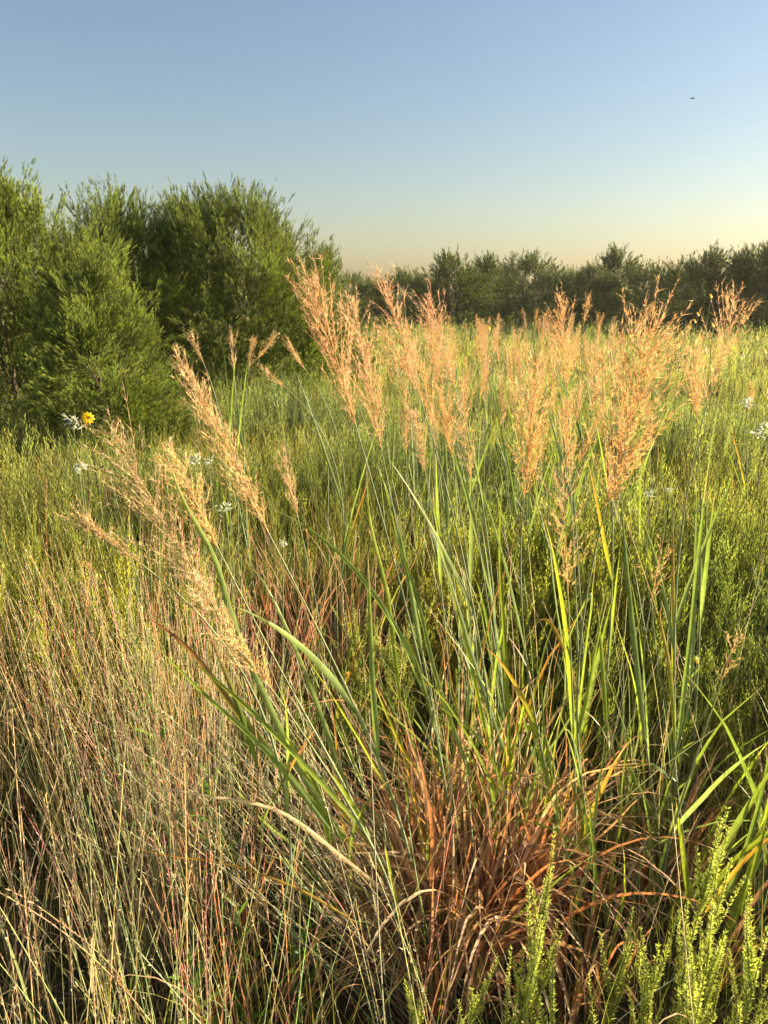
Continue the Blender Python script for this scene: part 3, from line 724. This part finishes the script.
sprig_at(722, 890, 1.15, 'thick many branched sprig in the bottom right corner', 13)
sprig_at(757, 915, 1.12, 'sprig touching the right edge at the bottom', 10)
sprig_at(700, 955, 1.08, 'low pale sprig in front of the corner group', 9)
sprig_at(418, 990, 1.15, 'dim low sprig at the bottom left of the dead tuft', 7, bright=.75)
sprig_at(372, 596, 2.1, 'glowing yellow sprig behind the leaning green blades', 16, bright=.8, spread=.5, name='flowering_weed')
sprig_at(398, 618, 2.15, 'second glowing sprig beside the yellow one', 14, bright=.75, spread=.5)

def leafy(c, h, n, label, rng, lean=(0, 0), Lf=.085, col=(.10, .19, .03), name='leafy_weed'):
    root = empty(name, c, label, 'weed', 'leafy weeds among the bunchgrass')
    q = np.linspace(0, 1, 8)[:, None]; path = np.array(c) + np.array([lean[0], lean[1], 1.0]) * h * q
    mb = MB(); tube(mb, path[None], np.linspace(.003, .0012, 8)[None], np.array([.14, .19, .06]), 5); mb.build('stem', M_STEM, root, c)
    mb = MB()
    for i in range(n):
        s = .2 + .8 * (i + .5) / n; p = np.array([np.interp(s, q[:, 0], path[:, j]) for j in range(3)]); ph = i * 2.4
        d = np.array([math.cos(ph), math.sin(ph), .7 + s * .7]); L = Lf * rng.uniform(.7, 1.15) * (1.1 - .45 * s)
        P = droop_path(p, d, L, 9, rng, 8, .1); t = np.linspace(0, 1, 8)
        w = L * .2 * np.sin(pi * np.clip(t * .94 + .06, 0, 1)) ** .8
        Tn = nrm(P[-1] - P[0]); sd = nrm(np.cross(Tn, [0, 0, 1]))
        ribbon(mb, P[None], w[None], sd[None], (np.array(col) * rng.uniform(.8, 1.3) * (1 + .3 * t[:, None]))[None], .15)
    mb.build('foliage', M_LEAF, root, c)
    return root
def leafy_at(px, py, Y, n, label, **k):
    top = world_at(px, py, Y); g = np.array([top[0], top[1], 0.0]); g[2] = float(bumps(g[0], g[1]))
    return leafy(g, top[2] - g[2], n, label, rng, **k)
leafy_at(192, 958, 1.2, 16, 'bright leafy weed low among the bunchgrass at bottom left')
leafy_at(238, 905, 1.3, 18, 'willow leaved weed right of the bright low one')
leafy_at(210, 770, 1.5, 18, 'half hidden leafy weed under the lowest seed head')
leafy_at(126, 608, 1.7, 14, 'pale leafy weed with nodding leaves left of the leaning stalks', col=(.20, .24, .05))
leafy_at(150, 690, 1.6, 16, 'leafy weed below the purplish blade tip')
leafy_at(300, 930, 1.35, 14, 'shaded leafy weed at the bottom between stems')
leafy_at(693, 655, 1.75, 24, 'bushy bright leafy weed behind the slanting young stalk', col=(.22, .27, .05), Lf=.05)

# ------------------------------------------------------------------ flowers
def flower(c, top, label, rng, petals=11, R=.02, group='yellow wildflowers', leaves=5):
    root = empty('yellow_wildflower', c, label, 'flower', group)
    path = bezier(np.array(c), np.array(c) + np.array([0, 0, top[2] * .5]), np.array(top) - np.array([0, 0, .15]), np.array(top), 10)
    mb = MB(); tube(mb, path[None], np.linspace(.003, .0018, 10)[None], np.array([.15, .19, .06]), 4); mb.build('stem', M_STEM, root, c)
    mb = MB()
    for i in range(leaves):
        p = path[3 + i % 6]; ph = i * 2.4
        P = droop_path(p, [math.cos(ph), math.sin(ph), .6], .07, 6, rng, 6); t = np.linspace(0, 1, 6)
        ribbon(mb, P[None], (.016 * np.sin(pi * np.clip(t + .05, 0, 1)))[None], nrm(np.cross(P[-1] - P[0], [0, 0, 1]))[None], np.array([.12, .18, .04]), .1)
    mb.build('foliage', M_LEAF, root, c)
    N = nrm(np.array([.5, -.65, .45])); u = nrm(np.cross(N, [0, 0, 1])); v = np.cross(u, N)
    mb = MB()
    for i in range(petals):
        a = i / petals * 2 * pi + rng.normal() * .06; d = u * math.cos(a) + v * math.sin(a); sd = -u * math.sin(a) + v * math.cos(a)
        t = np.linspace(.2, 1, 6)[:, None]; P = np.array(top) + d * R * t + N * R * (.15 - .25 * t ** 2)
        ribbon(mb, P[None], (R * .42 * np.array([.6, .95, 1, .9, .6, .1]))[None], sd[None], np.array([.75, .46, .01]) * rng.uniform(.85, 1.1), .08)
    mb.build('petals', M_PETAL, root, c)
    mb = MB(); n = 90; r = R * .36 * np.sqrt(np.arange(n) / n); a = np.arange(n) * 2.4
    B = np.array(top) + u * (r * np.cos(a))[:, None] + v * (r * np.sin(a))[:, None] + N * (R * .1 * (1 - (r / (R * .36)) ** 2))[:, None]
    kites(mb, B, nrm(N + rng.normal(size=(n, 3)) * .3), R * .16, R * .09, np.array([.45, .22, .02]), rng)
    mb.build('flower_centre', M_PETAL, root, c)
rng = np.random.default_rng(81)
def flower_at(px, py, Y, label, **k):
    t = world_at(px, py, Y); c = np.array([t[0] + rng.normal() * .04, t[1] + .02, 0.0]); c[2] = float(bumps(c[0], c[1])); flower(c, t, label, rng, **k)
flower_at(88, 418, 3.2, 'large yellow flower at foot of the left cedar', R=.030)
for px, py, Y, lb in ((711, 296, 6.0, 'tall yellow flower sticking up before the far trees'), (698, 314, 6.4, 'yellow flower left of and below the tall one'),
                      (713, 325, 5.6, 'yellow flower behind the fan shaped seed head'), (747, 317, 6.2, 'yellow flower near the right edge by dark trees'),
                      (757, 338, 5.5, 'yellow flower just below the one near the right edge'), (682, 333, 5.8, 'low yellow flower at the left end of the group'), (695, 321, 7.0, 'faint yellow flower close behind its neighbour'),
                      (489, 328, 6.5, 'lone yellow flower among the far orange heads'), (765, 351, 5.0, 'yellow flower half cut by the right edge')):
    flower_at(px, py, Y, lb, R=.022, petals=9, leaves=6)
flower_at(697, 660, 1.72, 'small yellow bud flower on the dark stalk at lower right', R=.010, petals=8)

def white_plant(c, top, label, rng, R=.035):
    root = empty('white_wildflower', c, label, 'flower', 'white flowering plants')
    path = bezier(np.array(c), np.array(c) + np.array([0, 0, top[2] * .5]), np.array(top) - np.array([0, 0, .12]), np.array(top) - np.array([0, 0, .01]), 8)
    mb = MB(); tube(mb, path[None], np.linspace(.003, .0015, 8)[None], np.array([.16, .20, .08]), 4)
    mb.build('stem', M_STEM, root, c)
    mb = MB(); n = 26; ph = rng.uniform(0, 2 * pi, n)
    D = nrm(np.stack([np.cos(ph), np.sin(ph), rng.uniform(-.1, 1.2, n)], 1)); B = np.array(top) + rng.normal(size=(n, 3)) * R * .28
    kites(mb, B, D, R * rng.uniform(.5, 1, n), R * .24, np.array([.42, .48, .30]), rng, .5, np.array([.80, .80, .72]))
    n2 = 10; kites(mb, B[:n2], nrm(D[:n2] + np.array([0, 0, .5])), R * .35, R * .2, np.array([.78, .78, .72]), rng)
    mb.build('white_bracts', M_PETAL, root, c)
def white_at(px, py, Y, label, **k):
    t = world_at(px, py, Y); c = np.array([t[0] + rng.normal() * .03, t[1], 0.0]); c[2] = float(bumps(c[0], c[1])); white_plant(c, t, label, rng, **k)
white_at(73, 424, 3.2, 'white flower cluster beside the large yellow flower', R=.05)
white_at(82, 470, 2.6, 'dull white flower tuft at left under the yellow flower', R=.035)
white_at(194, 461, 2.9, 'white flower left of the long slender seed head', R=.036)
white_at(209, 463, 3.0, 'white flower close to the long slender seed head', R=.026)
white_at(226, 509, 2.5, 'single small white flower behind the leaning stem', R=.03)
white_at(283, 545, 2.3, 'faint white flower near the reddish brown tuft', R=.018)
white_at(650, 495, 2.6, 'small white tuft right of the broadest seed head', R=.022)
white_at(669, 490, 2.7, 'tiny white tuft next to the small one at right', R=.016)
white_at(747, 405, 3.6, 'white tuft beside the lone golden seed head', R=.04)
white_at(762, 432, 3.3, 'whitish dry flower tuft at the right edge', R=.05)

# ------------------------------------------------------------------ cedars
def spray_tpl(rng, n, w, tl=.30):
    mb = MB()
    t = np.sort(rng.uniform(.02, .98, n)); ph = np.arange(n) * 2.4 + rng.normal(size=n) * .4
    bend = rng.normal(size=2) * .12
    B = np.stack([bend[0] * t ** 2, bend[1] * t ** 2, t * .8], 1)
    sa = rng.uniform(.35, .75, n)
    D = nrm(np.stack([np.cos(ph) * sa, np.sin(ph) * sa, np.ones(n)], 1)); L = tl * (1.15 - .7 * t) * rng.uniform(.7, 1.2, n)
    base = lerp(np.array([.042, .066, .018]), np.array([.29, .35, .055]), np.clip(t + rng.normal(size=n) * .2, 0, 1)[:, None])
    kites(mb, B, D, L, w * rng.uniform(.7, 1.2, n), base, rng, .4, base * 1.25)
    return mb.arrays()

def frames(D, rng):
    D = nrm(D); A = nrm(np.cross(D, rng.normal(size=D.shape))); B = np.cross(D, A)
    return np.stack([A, B, D], -1)

def cedar(c, H, R, nplume, nspray, tpls, rng, ssize, wisps=14, lump=.22, profile=1.0, col=1.0, low=.0, foot=.82, bough=7):
    """trunk and crown meshes of one red cedar: plumes of feathery sprays on rising limbs"""
    ph0 = rng.uniform(0, 6, 4)
    def env(u, az):
        base = (np.clip(1 - u, 0, 1) ** (.62 * profile)) * (foot + (1 - foot) * np.clip(u / .25, 0, 1))
        return R * base * (1 + lump * np.sin(3 * az + ph0[0] + u * 5) * .6 + lump * np.sin(5 * az + ph0[1] - u * 9) * .5 + lump * .5 * np.sin(2 * az + ph0[2]))
    nb = max(10, nplume // bough)
    ub = low + (1 - low) * rng.random(nb); ab = rng.uniform(0, 2 * pi, nb); fb = rng.beta(3.0, 1.0, nb) * .75 + .3
    w = rng.integers(nb, size=nplume)
    ju, ja = (.055, .20) if bough < 10 else (.038, .13)
    du, da = rng.normal(size=nplume) * ju, rng.normal(size=nplume) * ja
    u = np.clip(ub[w] + du, .0, 1); az = ab[w] + da; tone = np.concatenate([rng.uniform(.72, 1.3, nb)[w], np.ones(max(wisps, 0))])
    rf = np.clip(fb[w] - np.abs(rng.normal(size=nplume)) * .10 - .05 * ((du / ju) ** 2 + (da / ja) ** 2) * (bough > 10), .05, 1.05)
    deep = rng.random(nplume) < .12; rf[deep] *= rng.uniform(.4, .8, deep.sum())
    r = env(u, az) * rf
    O = np.stack([r * np.cos(az), r * np.sin(az), u * H * .93], 1)
    out = np.stack([np.cos(az), np.sin(az), np.zeros(nplume)], 1)
    D = nrm(out * (1.15 - .75 * u)[:, None] + np.array([0, 0, 1.0]) * (.38 + .8 * u)[:, None] + rng.normal(size=(nb, 3))[w] * .22 + (np.stack([-np.sin(az), np.cos(az), 0 * az], 1) * (da / ja)[:, None] * .25 + np.array([0, 0, 1.0]) * (du / ju)[:, None] * .2) * (bough > 10) + rng.normal(size=(nplume, 3)) * .2)
    Lp = ssize * rng.uniform(1.5, 2.7, nplume)
    if wisps:
        uw = rng.uniform(.6, .98, wisps); aw = rng.uniform(0, 2 * pi, wisps); rw = env(uw, aw) * rng.uniform(.3, .95, wisps)
        O = np.vstack([O, np.stack([rw * np.cos(aw), rw * np.sin(aw), uw * H * .93], 1)])
        D = np.vstack([D, nrm(np.stack([np.cos(aw) * .3, np.sin(aw) * .3, np.ones(wisps)], 1) + rng.normal(size=(wisps, 3)) * .12)])
        Lp = np.concatenate([Lp, ssize * rng.uniform(1.4, 2.5, wisps)])
    n = len(O)
    mb = MB(); crown = MB()
    T, DD, SC, MU = [], [], [], []
    for k in range(n):
        wis = k >= nplume
        m = nspray
        s = np.sort(rng.random(m)) ** .85; L = Lp[k]
        side = nrm(rng.normal(size=(m, 3)) - 0 * D[k]); sw = L * (.22 if not wis else .06) * (1.02 - s) ** .7
        p = O[k] + D[k] * (L * s)[:, None] + side * (sw * rng.random(m))[:, None] * .9
        d = nrm(D[k] + side * (.62 if not wis else .4) * (1.1 - s)[:, None] + np.array([0, 0, .12]))
        if wis: tube(crown, np.stack([O[k] - D[k] * L * .4, O[k] + D[k] * L * .4, O[k] + D[k] * L * .85])[None], np.array([[.006, .004, .002]]), np.array([.10, .11, .035]), 3)
        T.append(p); DD.append(d); SC.append(ssize * rng.uniform(.6, 1.0, m) * (1 - .5 * s) * (.72 if wis else 1)); MU.append(np.full(m, rng.uniform(.75, 1.25) * tone[k]))
    T = np.concatenate(T) ; DD = np.concatenate(DD); SC = np.concatenate(SC); MU = np.concatenate(MU)
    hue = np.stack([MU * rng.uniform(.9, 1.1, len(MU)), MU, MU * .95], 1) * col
    Mx = frames(DD, rng); wh = rng.integers(len(tpls), size=len(T))
    T[:, 2] = np.maximum(T[:, 2], .04)
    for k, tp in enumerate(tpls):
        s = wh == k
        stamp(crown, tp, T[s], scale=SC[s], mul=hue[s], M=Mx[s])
    K = 9; z = np.linspace(0, .66 * H, K); wob = np.cumsum(rng.normal(size=(K, 2)) * .02 * H / 3, 0); wob[0] = 0
    P = np.stack([wob[:, 0], wob[:, 1], z], 1)
    bark = np.array([.11, .075, .055])
    tube(mb, P[None], np.linspace(.045 * H / 2.6, .008, K)[None], bark, 8)
    for k in rng.choice(n, min(n, 26), replace=False):
        zz = O[k][2] * rng.uniform(.35, .8); a = np.array([np.interp(zz, z, P[:, 0]), np.interp(zz, z, P[:, 1]), zz])
        q = bezier(a, a + (O[k] - a) * np.array([.4, .4, .1]), O[k] - D[k] * .1 * Lp[k], O[k] + D[k] * Lp[k] * .6, 7)
        tube(mb, q[None], np.linspace(.010 * H / 2.6, .003, 7)[None], bark * rng.uniform(.7, 1.1), 5)
    return mb, crown

def cedar_thing(mbs, loc, label, name='cedar_tree', group='cedars of the near thicket'):
    root = empty(name, loc, label, 'tree', group)
    mbs[0].build('trunk', M_BARK, root); mbs[1].build('crown', M_CEDAR, root)
    return root
rng = np.random.default_rng(91)
sp_near = [spray_tpl(rng, 64, .021, .22) for _ in range(5)]
def near_cedar(px, top, Yd, Rpx, npl, nsp, label, ss=.21, **k):
    g = ground_at(px, Yd); t = world_at(px, top, Yd); g[2] = float(bumps(g[0], g[1]))
    H = (t[2] - g[2] - ss * .55) * .93; R = Rpx * px_size(np.array([g[0], Yd, 1.2])) * 1.12
    return cedar_thing(cedar(g, H, R, npl, nsp, sp_near, rng, ss, bough=11, **k), g, label)
near_cedar(26, 166, 7.6, 138, 1500, 17, 'tallest bright green cedar at the left edge', wisps=26, profile=.62)
near_cedar(112, 244, 6.6, 66, 900, 17, 'lower rounded cedar in front, brightest in the sun', ss=.17, wisps=14, profile=.75)
near_cedar(132, 186, 9.4, 92, 1000, 16, 'shaded cedar filling the gap behind the two left ones', ss=.22, wisps=34, profile=.42)
near_cedar(190, 190, 10.8, 60, 560, 16, 'cedar crown squeezed between the shaded and the broad one', ss=.22, wisps=22, profile=.45)
near_cedar(240, 182, 10.0, 102, 1400, 16, 'broad cedar with ragged wispy top in the middle of the thicket', ss=.22, wisps=60, profile=.42)
near_cedar(304, 224, 11.0, 60, 560, 14, 'smaller cedar at the right end of the thicket', ss=.22, wisps=16, profile=.6)
near_cedar(-70, 200, 8.2, 90, 240, 12, 'cedar cut off by the left edge of the picture', wisps=8)
near_cedar(334, 262, 19, 26, 160, 12, 'small distant cedar just beyond the thicket', ss=.32, wisps=10)

# the far row: four shapes, copied tree by tree
sp_far = [spray_tpl(rng, 22, .06) for _ in range(4)]
FAR = 'cedars of the far tree line'
fprot = []
for i in range(4):
    mbs = cedar(None, 3.0, [2.0, 2.3, 1.7, 2.4][i], [620, 640, 520, 640][i], 12, sp_far, rng, .36, col=.80, foot=1.0, wisps=[12, 6, 14, 8][i], profile=[1.0, .7, 1.15, .6][i], lump=.3)
    fprot.append(cedar_thing(mbs, (0, 0, 0), '', group=FAR))
rows = [  # pixel x of trunk, pixel y of the top, distance, shape, label
    (372, 276, 34, 1, 'low rounded tree at the left end of the far row'),
    (405, 268, 33, 3, 'broad olive tree second in the far row from the left'),
    (452, 250, 31, 0, 'dark pointed cedar standing highest left of the round topped tree'),
    (484, 254, 33, 2, 'dark cedar close beside the pointed one'),
    (523, 252, 38, 3, 'round topped tree behind the dark pair of cedars'),
    (556, 266, 34, 1, 'low dark tree right of the round topped tree'),
    (590, 262, 33, 0, 'mid height cedar behind the small slim seed head'),
    (613, 246, 36, 2, 'thin cedar spire poking above the row'),
    (640, 262, 32, 3, 'broad tree right of the thin spire'),
    (668, 258, 30, 1, 'olive lit cedar left of the tall group at right'),
    (702, 246, 28, 0, 'tall ragged cedar in the right hand group'),
    (735, 248, 27, 2, 'narrow cedar beside the tall ragged one'),
    (762, 240, 26, 0, 'tallest cedar at the right edge of the far row'),
    (806, 250, 27, 3, 'cedar beyond the right edge of the far row'),
    (350, 272, 44, 3, 'faint tree in the gap beside the near thicket'),
    (428, 272, 46, 1, 'faint low tree in the gap between far cedars'),
    (505, 264, 47, 0, 'pale tree top showing behind the dark pair'),
    (572, 268, 46, 3, 'pale tree behind the low dark one'),
    (686, 264, 44, 1, 'pale tree showing between the right hand cedars'),
]
used = set()
for px, top, Yd, sh, lb in rows:
    o = fprot[sh] if sh not in used else copy_tree(fprot[sh]); used.add(sh)
    g = ground_at(px, Yd); t = world_at(px, top, Yd)
    s = t[2] / 3.5; o.location = (g[0], g[1], -.02); o.scale = (s * rng.uniform(.95, 1.2), s * rng.uniform(.95, 1.2), s); o.rotation_euler = (0, 0, rng.uniform(0, 2 * pi))
    o['label'] = lb; o['group'] = FAR

# ------------------------------------------------------------------ morning haze
def haze(density):
    m = bpy.data.materials.new('haze_air'); m.use_nodes = True; nt = m.node_tree; nt.nodes.clear()
    out = nt.nodes.new('ShaderNodeOutputMaterial'); pv = nt.nodes.new('ShaderNodeVolumePrincipled')
    pv.inputs['Density'].default_value = density; pv.inputs['Color'].default_value = (.95, .91, .80, 1); pv.inputs['Anisotropy'].default_value = .35
    nt.links.new(pv.outputs[0], out.inputs['Volume'])
    x0, x1, y0, y1, z0, z1 = -70, 70, -8, 62, -1.2, 8.5
    v = [(x, y, z) for x in (x0, x1) for y in (y0, y1) for z in (z0, z1)]
    f = [(0, 1, 3, 2), (4, 6, 7, 5), (0, 4, 5, 1), (2, 3, 7, 6), (0, 2, 6, 4), (1, 5, 7, 3)]
    me = bpy.data.meshes.new('haze'); me.from_pydata(v, [], f); me.materials.append(m)
    o = bpy.data.objects.new('haze', me); COL.objects.link(o)
    tag(o, 'thin warm morning haze over the meadow', 'haze', kind='stuff')
haze(.0006)

# ------------------------------------------------------------------ bird
def bird():
    c = world_at(692.5, 98.5, 60.0)
    mb = MB(); K = 11; t = np.linspace(0, 1, K)
    P = np.stack([(t - .5) * .34, np.zeros(K), .02 * np.sin(pi * t)], 1)
    tube(mb, P[None], np.array([.004, .018, .03, .038, .045, .048, .045, .036, .026, .016, .010])[None], np.array([.05, .045, .04]), 8)
    for sy in (-1, 1):
        q = np.linspace(0, 1, 7)[:, None]
        Wp = np.array([[.02, 0, .02]]) + np.array([[-.06, .02 * sy, 0]]) * q + np.array([[sy * .26, .12 * sy, .10]]) * q + np.array([[0, 0, -.14]]) * q ** 2
        ribbon(mb, Wp[None], (np.array([.10, .11, .11, .10, .08, .05, .01]))[None], np.array([[.8, .55, .1]]), np.array([.045, .04, .04]), .05)
    fan = np.array([[[.15, 0, .01], [.24, 0, .015]]]); ribbon(mb, fan, np.array([[.03, .08]]), np.array([[0, 1., 0]]), np.array([.04, .04, .04]))
    o = mb.build('bird', M_BIRD); o.location = [float(v) for v in c]
    tag(o, 'small dark bird flying high in the clear sky at right', 'bird')
bird()

# ------------------------------------------------------------------ light, sky, camera
SUN_AZ, SUN_EL = math.radians(74), math.radians(15)     # azimuth to the right of the view
w = bpy.data.worlds.new('World'); scene.world = w; w.use_nodes = True
nt = w.node_tree; bg = nt.nodes['Background']
sky = nt.nodes.new('ShaderNodeTexSky'); sky.sky_type = 'NISHITA'; sky.sun_disc = False
sky.sun_elevation = SUN_EL; sky.sun_rotation = SUN_AZ
sky.air_density = 1.35; sky.dust_density = 1.2; sky.ozone_density = 2.0; sky.altitude = 200
tint = nt.nodes.new('ShaderNodeVectorMath'); tint.operation = 'MULTIPLY'; tint.inputs[1].default_value = (.92, .915, 1.0)
nt.links.new(sky.outputs[0], tint.inputs[0]); nt.links.new(tint.outputs[0], bg.inputs['Color']); bg.inputs['Strength'].default_value = 0.05
sun = bpy.data.lights.new('sun', 'SUN'); sun.energy = 5.0; sun.angle = math.radians(.6); sun.color = (1.0, .83, .56)
so = bpy.data.objects.new('sun', sun); COL.objects.link(so)
sd = np.array([math.sin(SUN_AZ) * math.cos(SUN_EL), math.cos(SUN_AZ) * math.cos(SUN_EL), math.sin(SUN_EL)])
from mathutils import Vector
so.rotation_euler = Vector(-sd).to_track_quat('-Z', 'Y').to_euler(); so.location = (6, 2, 6)

cam = bpy.data.cameras.new('camera'); co = bpy.data.objects.new('camera', cam); COL.objects.link(co)
co.location = (0, 0, CAM_Z); co.rotation_euler = (pi / 2 - PITCH, 0, 0)
cam.sensor_fit = 'VERTICAL'; cam.sensor_height = 36; cam.lens = 36 * F / H_
cam.clip_start = .05; cam.clip_end = 6000
scene.camera = co
scene.render.resolution_x, scene.render.resolution_y = W_, H_
vs = scene.view_settings; vs.view_transform = 'Standard'; vs.look = 'None'; vs.exposure = 1.86; vs.gamma = 1; vs.use_curve_mapping = False
scene.cycles.max_bounces = 7; scene.cycles.diffuse_bounces = 4; scene.cycles.transmission_bounces = 5; scene.cycles.glossy_bounces = 2
scene.cycles.use_denoising = True
